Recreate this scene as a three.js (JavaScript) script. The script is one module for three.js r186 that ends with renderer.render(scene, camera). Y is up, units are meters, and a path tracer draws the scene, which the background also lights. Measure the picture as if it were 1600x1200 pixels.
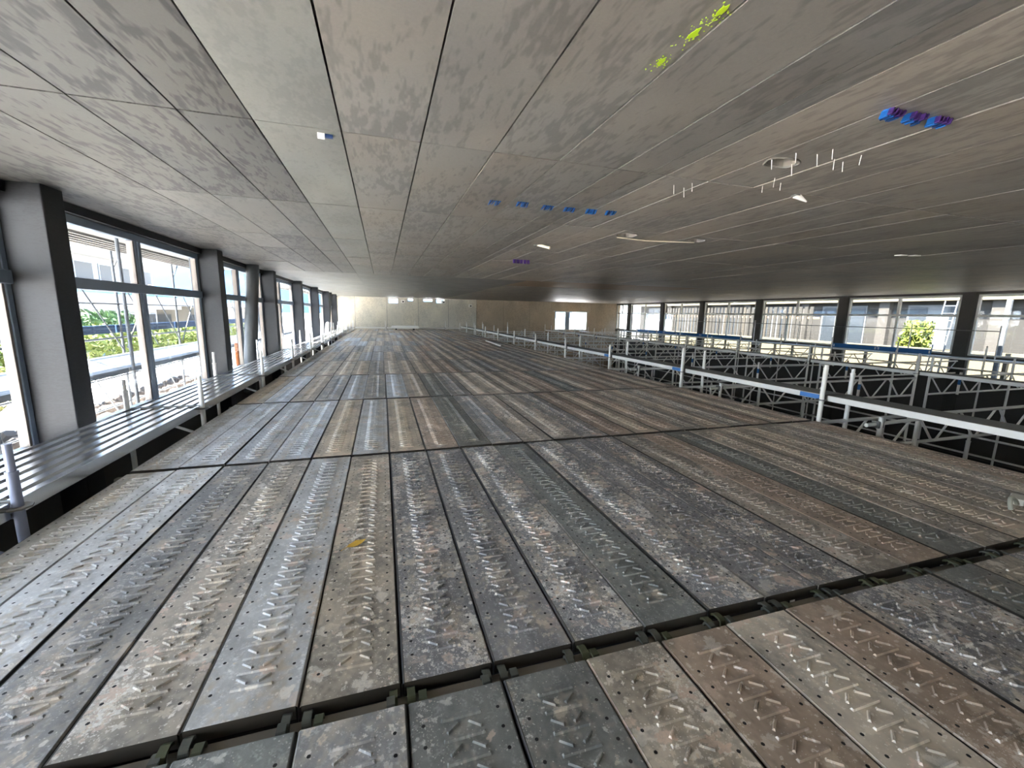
import * as THREE from 'three';
import { mergeGeometries } from 'three/addons/utils/BufferGeometryUtils.js';
import { RoundedBoxGeometry } from 'three/addons/geometries/RoundedBoxGeometry.js';

// ---------------------------------------------------------------- camera, sky, sun, exposure
const scene = new THREE.Scene();
const camera = new THREE.PerspectiveCamera(85.49, 4 / 3, 0.05, 2000);
camera.position.set(-0.024, 1.2484, 0);
camera.rotation.order = 'YXZ';
camera.rotation.set(-0.16703, -0.30132, 0.01893);
scene.add(camera);

const renderer = new THREE.WebGLRenderer({ antialias: true });
renderer.toneMapping = THREE.LinearToneMapping;
renderer.toneMappingExposure = 6.3;
renderer.shadowMap.enabled = true;

let seed = 20240611;
const rnd = () => { seed = (seed * 1664525 + 1013904223) >>> 0; return seed / 4294967296; };
const rr = (a, b) => a + (b - a) * rnd();
const hash = (x, y, s) => { let h = Math.imul(x, 374761393) ^ Math.imul(y, 668265263) ^ Math.imul(s, 1274126177); h = Math.imul(h ^ (h >>> 13), 1274126177); h ^= h >>> 16; return (h >>> 0) / 4294967296; };
function vn(x, y, px, py, s) {                       // value noise that repeats after px, py cells
  const xi = Math.floor(x), yi = Math.floor(y), fx = x - xi, fy = y - yi, u = fx * fx * (3 - 2 * fx), v = fy * fy * (3 - 2 * fy);
  const x0 = ((xi % px) + px) % px, x1 = (x0 + 1) % px, y0 = ((yi % py) + py) % py, y1 = (y0 + 1) % py;
  const a = hash(x0, y0, s), b = hash(x1, y0, s), c = hash(x0, y1, s), d = hash(x1, y1, s);
  return a + (b - a) * u + (c - a) * v + (a - b - c + d) * u * v;
}

// the sky: pale haze at the horizon, light blue above, thin cloud
{
  const w = 512, h = 256, data = new Float32Array(w * h * 4);
  for (let j = 0; j < h; j++) for (let i = 0; i < w; i++) {
    const el = ((j + 0.5) / h - 0.5) * Math.PI, k = Math.max(0, Math.sin(el)), a = (i / w);
    const t = Math.pow(k, 0.55);
    const cl = Math.max(0, 0.55 * vn(a * 12, k * 7, 12, 64, 5) + 0.3 * vn(a * 28, k * 15, 28, 64, 6) + 0.15 * vn(a * 60, k * 30, 60, 64, 7) - 0.42) * 1.9;
    const o = (j * w + i) * 4, c = Math.min(1, cl);
    const f = 1.0;
    data[o] = f * ((0.80 * (1 - t) + 0.20 * t) * (1 - c) + 1.0 * c);
    data[o + 1] = f * ((0.92 * (1 - t) + 0.45 * t) * (1 - c) + 1.05 * c);
    data[o + 2] = f * ((1.0 * (1 - t) + 0.92 * t) * (1 - c) + 1.12 * c);
    data[o + 3] = 1;
  }
  const sky = new THREE.DataTexture(data, w, h, THREE.RGBAFormat, THREE.FloatType);
  sky.mapping = THREE.EquirectangularReflectionMapping; sky.magFilter = THREE.LinearFilter; sky.colorSpace = THREE.LinearSRGBColorSpace; sky.needsUpdate = true;
  scene.background = sky; scene.environment = sky; scene.backgroundIntensity = 2.0; scene.environmentIntensity = 2.0;
}
const sun = new THREE.DirectionalLight(0xfff8f0, 18);
sun.position.set(-16.5, 29, 3.2); sun.target.position.set(0, 0, 0);
sun.castShadow = true; sun.shadow.mapSize.set(4096, 4096);
Object.assign(sun.shadow.camera, { left: -60, right: 60, top: 60, bottom: -60, near: 1, far: 160 });
scene.add(sun, sun.target);

// ---------------------------------------------------------------- helpers
const used = {}, labels = new Map();
const numbered = (n) => { const k = used[n] = (used[n] ?? -1) + 1; return k ? n + '_' + String(k).padStart(3, '0') : n; };
const shade = (o) => { o.castShadow = o.receiveShadow = true; return o; };
function tag(o, label, category, group) {
  if (labels.has(label) && labels.get(label) !== (group ?? 0)) console.log('same label: ' + label);
  labels.set(label, group ?? 0);
  o.userData.label = label; o.userData.category = category; if (group) o.userData.group = group; return o;
}
function thing(name, label, category, pos = [0, 0, 0], turn = 0, group) {
  const o = new THREE.Group(); o.name = numbered(name); scene.add(o); o.position.set(...pos); o.rotation.y = turn; return tag(o, label, category, group);
}
function struct(name, parent) { const o = new THREE.Group(); o.name = parent ? name : numbered(name); (parent ?? scene).add(o); if (!parent) o.userData.kind = 'structure'; return o; }
function flat(g) { return g.index ? g.toNonIndexed() : g; }
function metres(g) {                                  // uv in metres by the dominant direction of each face
  const p = g.attributes.position, n = g.attributes.normal, uv = new Float32Array(p.count * 2);
  for (let i = 0; i < p.count; i++) {
    const ax = Math.abs(n.getX(i)), ay = Math.abs(n.getY(i)), az = Math.abs(n.getZ(i));
    if (ay >= ax && ay >= az) { uv[2 * i] = p.getX(i); uv[2 * i + 1] = p.getZ(i); } else if (ax >= az) { uv[2 * i] = p.getZ(i); uv[2 * i + 1] = p.getY(i); } else { uv[2 * i] = p.getX(i); uv[2 * i + 1] = p.getY(i); }
  }
  g.setAttribute('uv', new THREE.BufferAttribute(uv, 2)); return g;
}
const join = (list) => { list = list.map((g) => { g = flat(g); for (const k of Object.keys(g.attributes)) if (!['position', 'normal', 'uv'].includes(k)) g.deleteAttribute(k); return g; }); return list.length > 1 ? mergeGeometries(list) : list[0]; };
const geo = (list) => metres(join(Array.isArray(list) ? list : [list]));
function mesh(name, list, mat, parent = scene, keepUv = false) {
  const g = Array.isArray(list) ? (keepUv ? join(list) : geo(list)) : list;
  const m = shade(new THREE.Mesh(g, mat)); m.name = parent === scene ? numbered(name) : name; parent.add(m); return m;
}
const box = (x0, x1, y0, y1, z0, z1) => { const g = new THREE.BoxGeometry(Math.abs(x1 - x0), Math.abs(y1 - y0), Math.abs(z1 - z0)); g.translate((x0 + x1) / 2, (y0 + y1) / 2, (z0 + z1) / 2); return flat(g); };
const rbox = (x0, x1, y0, y1, z0, z1, r = 0.006, s = 2) => { const g = new RoundedBoxGeometry(Math.abs(x1 - x0), Math.abs(y1 - y0), Math.abs(z1 - z0), s, r); g.translate((x0 + x1) / 2, (y0 + y1) / 2, (z0 + z1) / 2); return flat(g); };
const V = (a) => new THREE.Vector3(...a);
function tube(a, b, r, seg = 10, r2 = r) {
  const A = V(a), B = V(b), d = B.clone().sub(A), g = new THREE.CylinderGeometry(r2, r, d.length(), seg);
  g.applyQuaternion(new THREE.Quaternion().setFromUnitVectors(new THREE.Vector3(0, 1, 0), d.clone().normalize())); g.translate((A.x + B.x) / 2, (A.y + B.y) / 2, (A.z + B.z) / 2); return flat(g);
}
const ORD = ['nearest', 'second', 'third', 'fourth', 'fifth', 'sixth', 'seventh', 'eighth', 'ninth', 'tenth', 'eleventh', 'twelfth', 'thirteenth', 'fourteenth', 'fifteenth', 'sixteenth'];

// ---------------------------------------------------------------- textures and materials
const S2L = (c) => c <= 0.04045 ? c / 12.92 : Math.pow((c + 0.055) / 1.055, 2.4);
function texture(w, h, fill, srgb = true) {
  const d = new Uint8Array(w * h * 4);
  for (let j = 0; j < h; j++) for (let i = 0; i < w; i++) { const c = fill(i, j), o = (j * w + i) * 4; d[o] = Math.max(0, Math.min(255, c[0])); d[o + 1] = Math.max(0, Math.min(255, c[1])); d[o + 2] = Math.max(0, Math.min(255, c[2])); d[o + 3] = 255; }
  const t = new THREE.DataTexture(d, w, h, THREE.RGBAFormat); t.wrapS = t.wrapT = THREE.RepeatWrapping; t.magFilter = THREE.LinearFilter; t.minFilter = THREE.LinearMipmapLinearFilter; t.generateMipmaps = true;
  if (srgb) t.colorSpace = THREE.SRGBColorSpace; t.needsUpdate = true; return t;
}
// fair-faced concrete: fine grain, clouds, and dark smears drawn out along v
function concreteTex(s, base, smear, size, stretch = 4) {
  const n = 1024, P = 8, t = texture(n, n, (i, j) => {
    const u = i / n, v = j / n;
    const cloud = 0.6 * vn(u * 5, v * 3, 5, 3, s) + 0.4 * vn(u * 13, v * 9, 13, 9, s + 1);
    const wu = u + 0.02 * vn(u * 6, v * 6, 6, 6, s + 9);
    const st = 0.4 * vn(wu * 64, v * 64 / stretch, 64, 64 / stretch, s + 2) + 0.35 * vn(wu * 128, v * 128 / stretch, 128, 128 / stretch, s + 3) + 0.25 * vn(wu * 256, v * 256 / stretch, 256, 256 / stretch, s + 8);
    const grain = hash(i, j, s + 4) * 0.5 + vn(u * 256, v * 256, 256, 256, s + 5) * 0.5;
    let k = 1 + 0.12 * (cloud - 0.5) + 0.06 * (grain - 0.5);
    const where = 0.5 * vn(u * 4, v * 4, 4, 4, s + 6) + 0.3 * vn(u * 12, v * 6, 12, 6, s + 13) + 0.2 * vn(u * 30, v * 16, 30, 16, s + 14);
    const m = Math.max(0, st - 0.5 + 0.55 * (where - 0.52));
    k -= smear * Math.min(0.34, m * 1.7);
    k += 0.07 * Math.max(0, vn(wu * 30, v * 6, 30, 6, s + 12) - 0.6);
    const warm = 5 * (vn(u * 4, v * 4, 4, 4, s + 7) - 0.5);
    return [base[0] * k + warm, base[1] * k, base[2] * k - warm];
  });
  t.repeat.set(1 / size, 1 / size); return t;
}
const std = (color, roughness = 0.6, metalness = 0, extra = {}) => new THREE.MeshStandardMaterial({ color, roughness, metalness, ...extra });
const tex1 = concreteTex(11, [166, 163, 156], 1.15, 2.3), tex2 = concreteTex(47, [172, 168, 161], 0.42, 2.3), tex3 = concreteTex(83, [184, 181, 173], 0.18, 2.1, 2), texW = concreteTex(131, [222, 213, 194], 0.2, 4, 1);
const M = {
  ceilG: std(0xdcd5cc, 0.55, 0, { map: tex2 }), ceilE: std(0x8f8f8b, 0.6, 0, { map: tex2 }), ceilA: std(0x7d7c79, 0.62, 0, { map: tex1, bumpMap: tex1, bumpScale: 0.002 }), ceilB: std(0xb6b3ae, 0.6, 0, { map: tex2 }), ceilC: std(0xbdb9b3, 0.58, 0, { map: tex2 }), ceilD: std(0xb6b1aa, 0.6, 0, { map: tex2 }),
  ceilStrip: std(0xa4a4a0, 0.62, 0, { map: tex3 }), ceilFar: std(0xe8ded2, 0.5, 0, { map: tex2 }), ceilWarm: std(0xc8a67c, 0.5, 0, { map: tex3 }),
  backing: std(0x4c4740, 0.9), column: std(0x303235, 0.55, 0, { map: concreteTex(211, [176, 177, 177], 0.7, 2.2, 0.25) }), columnRound: std(0x73777c, 0.45, 0, { map: tex3 }),
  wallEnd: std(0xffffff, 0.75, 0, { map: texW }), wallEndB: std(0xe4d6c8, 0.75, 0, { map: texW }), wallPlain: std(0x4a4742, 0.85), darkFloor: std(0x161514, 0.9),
  frame: std(0x8d99a6, 0.42, 0.25), frameWarm: std(0x857a70, 0.4), frameLight: std(0xc9c8be, 0.45, 0.2),
  glass: new THREE.MeshPhysicalMaterial({ color: 0xffffff, roughness: 0.02, transmission: 1, thickness: 0, ior: 1.5 }),
  alu: std(0xd2d8e0, 0.2, 0.95), aluDull: std(0x8a8a84, 0.5, 0.5), aluEdge: std(0xe2e0d8, 0.42, 0.1), galv: std(0xeceae4, 0.45, 0.05), galvLight: std(0xf0ede4, 0.45, 0), galvDark: std(0x77756f, 0.55, 0.4),
  transom: std(0x6d665a, 0.7, 0.15), hookA: std(0x55574f, 0.55, 0.3), hookB: std(0x4c4f38, 0.65, 0.2),
  blue: std(0x0d5e9c, 0.5), blueDeep: std(0x0a2f5e, 0.5), blueBright: std(0x0f5596, 0.45), purple: std(0x3a1a5c, 0.55), white: std(0xeeeae0, 0.55), cream: std(0xe6dcc0, 0.7), creamWall: std(0x4c4735, 0.8), paneGrey: std(0x4a4d4d, 0.75), soffitRib: std(0x75716a, 0.8), galvOut: std(0x54585c, 0.5, 0.2), boardOut: std(0x3a4046, 0.5, 0.1), dark: std(0x111111, 0.8), black: std(0x1a1a1c, 0.7),
  ground: std(0xe6e5e2, 0.9), yard: std(0x6a6862, 0.9), soffit: std(0x9b9890, 0.8), facade: std(0x8f8d88, 0.85), facadeBeige: std(0x5f584b, 0.85), winDark: std(0x1c2226, 0.5, 0.0), glassBlue: std(0x41606c, 0.15, 0.1),
  leafYellow: std(0x566010, 0.7), leafGreen: std(0x27481a, 0.7), stem: std(0x5a4630, 0.9), mountain: std(0x1c3a52, 1), stone: std(0x403830, 0.9), stoneDark: std(0x3a332c, 0.9), orange: std(0x8a4a0c, 0.6), wood: std(0x8a7050, 0.8), rust: std(0x7b3b22, 0.8), board: std(0xfffcf4, 0.6), paint: std(0xb7d320, 0.7), skin: std(0xc9a13e, 0.7),
};

// ---------------------------------------------------------------- setting: floor of the hall, deck of steel planks
const FAR = -32.3, XL = -3.15, XR = 19.45, H = 2.28, BACK = 4.4, LOW = -3.4, ROOF = 4.6;
{
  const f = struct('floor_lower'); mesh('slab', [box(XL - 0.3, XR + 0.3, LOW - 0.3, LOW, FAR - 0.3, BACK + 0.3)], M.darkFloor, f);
}
const rowZ = [[1.25, -1.196]];
for (let k = 1; k < 13; k++) rowZ.push([-(1.28 + 2.48 * (k - 1)), -(1.28 + 2.48 * k - 0.058)]);
const rowDx = [0.0, 0, -0.004, -0.008, -0.028, -0.02, -0.03, 0.01, -0.02, 0, -0.02, 0, 0];
const floorDeck = struct('floor');
{
  // one pressed steel plank: folded sheet, punched holes as dark discs, raised anti-slip bars
  const PW = 0.3172, L = 2.422;
  function plankGeo(len, jitter) {
    const pos = [], nor = [], uv = [], idx = [];
    const quad = (a, b, c, d, n) => { const o = pos.length / 3; for (const p of [a, b, c, d]) { pos.push(...p); nor.push(...n); uv.push(n[1] === 0 && n[0] === 0 && p[1] <= 0 ? 0.019 : p[0] / PW + 0.5, p[2] / len); } idx.push(o, o + 1, o + 2, o, o + 2, o + 3); };  // plank ends map to the columns of painted gap shade
    const w = PW / 2, h = len / 2, b = 0.006, up = [0, 1, 0];
    const sag = (x) => 0;                                              
    quad([-w + b, 0, h], [w - b, 0, h], [w - b, 0, -h], [-w + b, 0, -h], up);
    for (const s of [-1, 1]) {
      const A = [s * (w - b), 0, h], B = [s * (w - b), 0, -h], C = [s * w, -b, -h], D = [s * w, -b, h], E = [s * w, -0.065, -h], F = [s * w, -0.065, h], n1 = [s * 0.707, 0.707, 0], n2 = [s, 0, 0];
      s > 0 ? (quad(A, D, C, B, n1), quad(D, F, E, C, n2)) : (quad(A, B, C, D, n1), quad(D, C, E, F, n2));
    }
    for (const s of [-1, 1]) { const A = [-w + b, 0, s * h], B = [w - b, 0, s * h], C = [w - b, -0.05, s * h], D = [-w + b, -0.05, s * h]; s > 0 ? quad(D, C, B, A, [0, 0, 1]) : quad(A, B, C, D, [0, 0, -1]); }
    const bar = (x0, z0, x1, z1, hw, hh) => {                          // a raised bar with sloping sides
      const dx = x1 - x0, dz = z1 - z0, l = Math.hypot(dx, dz), ux = dx / l, uz = dz / l, px = -uz, pz = ux, e = hw * 0.5;
      const bt = [[x0 + px * hw, z0 + pz * hw], [x1 + px * hw, z1 + pz * hw], [x1 - px * hw, z1 - pz * hw], [x0 - px * hw, z0 - pz * hw]];
      const tp = [[x0 + ux * e + px * e, z0 + uz * e + pz * e], [x1 - ux * e + px * e, z1 - uz * e + pz * e], [x1 - ux * e - px * e, z1 - uz * e - pz * e], [x0 + ux * e - px * e, z0 + uz * e - pz * e]];
      const T = tp.map(([x, z]) => [x, hh, z]), Bt = bt.map(([x, z]) => [x, 0.0002, z]);
      const face = (a, b2, c, d) => { const n = V(b2).sub(V(a)).cross(V(c).sub(V(a))).normalize(); n.y < 0 ? quad(a, d, c, b2, [-n.x, -n.y, -n.z]) : quad(a, b2, c, d, [n.x, n.y, n.z]); };
      face(...T); for (let i = 0; i < 4; i++) face(Bt[i], Bt[(i + 1) % 4], T[(i + 1) % 4], T[i]);
    };
    const N = Math.floor((len - 0.1) / 0.0665);
    const first = -((N - 1) * 0.0665) / 2;
    for (let i = 0; i < N; i++) {
      const z = first + i * 0.0665;
      bar(-0.063, z, 0.063, z + jitter, 0.0062, 0.0066);
      if (i < N - 1) { bar(-0.055, z + 0.021, -0.019, z + 0.048, 0.0052, 0.0066); bar(0.050, z + 0.022, 0.014, z + 0.048, 0.0052, 0.0066); }
      for (const x of [-0.118, 0.117]) {                               // punched hole: a flat disc painted with the dark below
        const o = pos.length / 3, R = 0.0062; pos.push(x, 0.0007, z); nor.push(0, 1, 0); uv.push(0.002, 0.5);
        for (let q = 0; q < 6; q++) { pos.push(x + R * Math.cos(q * 1.0472), 0.0007, z + R * Math.sin(q * 1.0472)); nor.push(0, 1, 0); uv.push(0.002, 0.5); }
        for (let q = 0; q < 6; q++) idx.push(o, o + 1 + (q + 1) % 6, o + 1 + q);
      }
    }
    const g = new THREE.BufferGeometry(); g.setAttribute('position', new THREE.Float32BufferAttribute(pos, 3)); g.setAttribute('normal', new THREE.Float32BufferAttribute(nor, 3)); g.setAttribute('uv', new THREE.Float32BufferAttribute(uv, 2)); g.setIndex(idx); return g;
  }
  // zinc coating under cement splashes, dust and boot dirt; first columns paint the dark of the holes, then gap shade for plank ends
  function plankTex(s, o) {
    const w = 256, h = 2048, A = new Float32Array(w * h), C = new Uint8Array(w * h);
    let sd = s * 7919 + 13; const R = () => { sd = (Math.imul(sd, 1664525) + 1013904223) >>> 0; return sd / 4294967296; };
    const blob = (cx, cy, r, k, tone, el) => {
      const ph = R() * 6.28, am = 0.2 + 0.35 * R(), f1 = 2 + Math.floor(R() * 3), f2 = 4 + Math.floor(R() * 5), th = R() * 6.28, ct = Math.cos(th), sn = Math.sin(th), hole = R() < 0.25 ? 0.45 : 0;
      const m = Math.ceil(r * 1.8);
      for (let y = -m; y <= m; y++) for (let x = -m; x <= m; x++) {
        const X = Math.round(cx + x), Y = Math.round(cy + y); if (X < 7 || X >= w || Y < 0 || Y >= h) continue;
        const xr = (x * ct + y * sn) * el, yr = -x * sn + y * ct, a = Math.atan2(yr, xr), d = Math.hypot(xr, yr) / (r * (1 + am * (0.6 * Math.sin(f1 * a + ph) + 0.4 * Math.sin(f2 * a + 2 * ph)) + 0.25 * (hash(X >> 1, Y >> 1, s) - 0.5)));
        if (d < 1) { let v = Math.min(1, (1 - d) * 5) * k * (0.75 + 0.25 * hash(X >> 2, Y >> 2, s + 1)); if (d < hole) v *= 0.5; if (v > A[Y * w + X]) { A[Y * w + X] = v; C[Y * w + X] = tone; } }
      }
    };
    const clusters = []; for (let i = 0; i < 9; i++) clusters.push([R() * w, R() * h, 20 + R() * 70]);
    for (let i = 0; i < o.fine * 5; i++) { const c = clusters[Math.floor(R() * 9)], near = R() < 0.55; blob(near ? c[0] + (R() + R() - 1) * c[2] * 1.3 : R() * w, near ? c[1] + (R() + R() - 1) * c[2] * 4 : R() * h, 1.1 + 2.8 * R() * R() * R(), 0.7 + 0.3 * R(), R() < 0.8 ? 0 : 1, 0.6 + R()); }
    for (let i = 0; i < o.mid * 2.2; i++) { const c = clusters[Math.floor(R() * 9)], near = R() < 0.7; blob(near ? c[0] + (R() + R() - 1) * c[2] : R() * w, near ? c[1] + (R() + R() - 1) * c[2] * 3 : R() * h, 4.5 + 11 * R() * R() * R(), 0.6 + 0.4 * R(), R() < 0.65 ? 0 : R() < 0.5 ? 1 : 2, 0.5 + R()); }
    for (let i = 0; i < o.big * 2.6 + 6; i++) blob(R() * w, R() * h, 14 + 26 * R() * R(), 0.5 + 0.4 * R(), Math.floor(R() * 3), 0.5 + 0.9 * R());
    const tones = [[252, 249, 242], [236, 224, 204], [232, 208, 192]];
    return texture(w, h, (i, j) => {
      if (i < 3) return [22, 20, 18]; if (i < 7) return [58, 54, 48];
      const u = i / w, v = j / h;
      const cl = 0.5 * vn(u * 3, v * 14, 3, 14, s) + 0.3 * vn(u * 9, v * 50, 9, 50, s + 1) + 0.2 * vn(u * 30, v * 170, 30, 170, s + 2);
      const fine = hash(i, j, s + 3) - 0.5, wear = Math.max(0, vn(u * 18, v * 120, 18, 120, s + 4) * vn(u * 60, v * 500, 60, 500, s + 5) - 0.3) * o.wear;
      const dust = Math.max(0, Math.min(1, (0.6 * vn(u * 4 + 7, v * 16, 64, 16, s + 6) + 0.4 * vn(u * 22, v * 130, 22, 130, s + 7) - 0.62 + o.dust) * 2.2));
      let k = 0.8 + 0.4 * cl + 0.1 * fine + wear;
      let c = o.base.map((b) => b * k); const dc = o.dustColor ?? [186, 177, 163];
      c = c.map((x, q) => x + (dc[q] * (0.85 + 0.3 * cl) - x) * dust);
      const edge = Math.min(u, 1 - u) < 0.03 ? 0.88 : 1;
      const a = A[j * w + i] * o.splat, tn = tones[C[j * w + i]];
      return c.map((x, q) => (x + (tn[q] - x) * a) * edge);
    });
  }
  const V1 = [
    { base: [204, 208, 212], fine: 160, mid: 25, big: 0, wear: 0.3, dust: 0.1, splat: 0.7 },     // clean, bluish
    { base: [150, 151, 151], fine: 500, mid: 90, big: 6, wear: 0.5, dust: 0.2, splat: 0.85 },
    { base: [138, 139, 141], fine: 900, mid: 260, big: 14, wear: 0.6, dust: 0.1, splat: 0.95 },
    { base: [126, 127, 130], fine: 1500, mid: 420, big: 10, wear: 0.8, dust: 0.06, splat: 1 },
    { base: [144, 140, 133], fine: 1000, mid: 320, big: 22, wear: 0.5, dust: 0.42, splat: 0.9 },
    { base: [156, 150, 140], fine: 500, mid: 120, big: 10, wear: 0.4, dust: 0.5, splat: 0.8, dustColor: [198, 187, 170] },
    { base: [128, 131, 128], fine: 500, mid: 60, big: 2, wear: 0.5, dust: 0.02, splat: 0.75 },      // dark, little splashed
    { base: [130, 131, 133], fine: 1900, mid: 560, big: 26, wear: 0.8, dust: 0.2, splat: 1 },    // heavily splashed
    { base: [146, 135, 123], fine: 900, mid: 260, big: 10, wear: 0.4, dust: 0.55, splat: 0.8, dustColor: [184, 166, 148] },
    { base: [184, 188, 192], fine: 350, mid: 60, big: 3, wear: 0.4, dust: 0.14, splat: 0.8 },
  ];
  const plankMats = V1.map((o, i) => { const t = plankTex(301 + i * 17, o); return [0xffffff, 0xeceae8, 0xf6f2ec].map((c) => std(c, 0.5, 0.12, { map: t })); });
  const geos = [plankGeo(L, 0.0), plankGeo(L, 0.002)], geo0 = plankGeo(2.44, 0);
  const far = (r) => r > 6;
  // claws at the plank ends that grip the transom
  const hookShape = new THREE.Shape(); hookShape.moveTo(0, 0); hookShape.lineTo(0.02, 0.012); hookShape.lineTo(0.045, 0.012); hookShape.quadraticCurveTo(0.062, 0.01, 0.064, -0.012); hookShape.lineTo(0.064, -0.04); hookShape.lineTo(0.056, -0.04); hookShape.lineTo(0.056, -0.012); hookShape.quadraticCurveTo(0.054, 0.002, 0.044, 0.003); hookShape.lineTo(0.022, 0.003); hookShape.lineTo(0, -0.012);
  const hg = new THREE.ExtrudeGeometry(hookShape, { depth: 0.026, bevelEnabled: false, curveSegments: 5 }); hg.translate(0, -0.022, -0.013); hg.rotateY(-Math.PI / 2);   // reaches towards +z
  const hookGeo = geo(hg), hookGeoBack = hookGeo.clone().rotateY(Math.PI);
  // which coating each plank shows: cleaner under the windows at the left, dirtier and browner to the right
  const table = {
    0: [9, 1, 6, 6, 6, 1, 6, 6, 4, 8, 5, 8, 7, 7, 6, 4, 3, 7, 4, 8, 4, 5],
    1: [0, 0, 1, 4, 9, 4, 7, 2, 7, 6, 7, 2, 3, 4, 8, 6, 4, 5, 5, 4, 5, 8],
    2: [0, 0, 9, 9, 5, 9, 5, 8, 6, 1, 4, 4, 2, 8, 5, 8, 4, 5, 4, 8, 5, 8],
    3: [5, 9, 5, 1, 9, 1, 9, 5, 6, 1, 5, 5, 5, 4, 8, 6, 5, 8, 4, 8, 5, 8],
  };
  for (let r = 0; r < 13; r++) for (let k = 0; k < 22; k++) {
    const [z0, z1] = rowZ[r], x = 0.16 + 0.32 * (k - 6) + rowDx[r] + (r === 0 ? 0.026 : 0) - (r === 0 ? 0.012 : 0);
    const v = (table[r] ?? (k < 9 ? [5, 1, 5, 9, 5] : [5, 8, 5, 1, 4, 8]))[r in table ? k : Math.floor(rnd() * 5)];
    const mat = plankMats[v][Math.floor(rnd() * 3)];
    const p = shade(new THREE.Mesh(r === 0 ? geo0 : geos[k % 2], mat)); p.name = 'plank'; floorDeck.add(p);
    p.position.set(x + rr(-0.0015, 0.0015), rr(-0.003, 0.0025), (z0 + z1) / 2 + rr(-0.003, 0.003)); p.rotation.set(rr(-0.0006, 0.0006), (rnd() < 0.5 ? 0 : Math.PI) + rr(-0.0012, 0.0012), rr(-0.004, 0.004));
    const turned = Math.abs(p.rotation.y) > 1;
    const hl = (z0 - z1) / 2;
    const hooks = (end, off) => { for (const s of [-1, 1]) { const hk = shade(new THREE.Mesh((end > 0) !== turned ? hookGeo : hookGeoBack, rnd() < 0.55 ? M.hookA : M.hookB)); hk.name = 'hook'; hk.position.set((turned ? -1 : 1) * s * off, 0, (turned ? -1 : 1) * end * (hl - 0.004)); p.add(hk); } };
    if (r === 0) hooks(-1, 0.108);
    if (r === 1) { hooks(1, 0.131); hooks(-1, 0.105); }
    if (r === 2) { hooks(1, 0.13); hooks(-1, 0.105); }
    if (r === 3) hooks(1, 0.13);
  }
  // transoms under the joints, and a plain continuation of the deck behind the camera
  for (let r = 1; r < 13; r++) { const z = (rowZ[r][0] + rowZ[r - 1][1]) / 2; mesh('transom', [rbox(-2.0, 5.2, -0.095, -0.035, z - 0.024, z + 0.024, 0.008)], M.transom, floorDeck); }
  mesh('transom', [rbox(-2.0, 5.2, -0.095, -0.035, -31.03, -30.99, 0.008)], M.transom, floorDeck);
  for (let k = 0; k < 11; k++) mesh('rear_plank', [rbox(-1.91 + 0.64 * k, -1.91 + 0.64 * k + 0.63, -0.06, 0, 1.33, 3.75)], M.galv, floorDeck);
}

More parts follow.
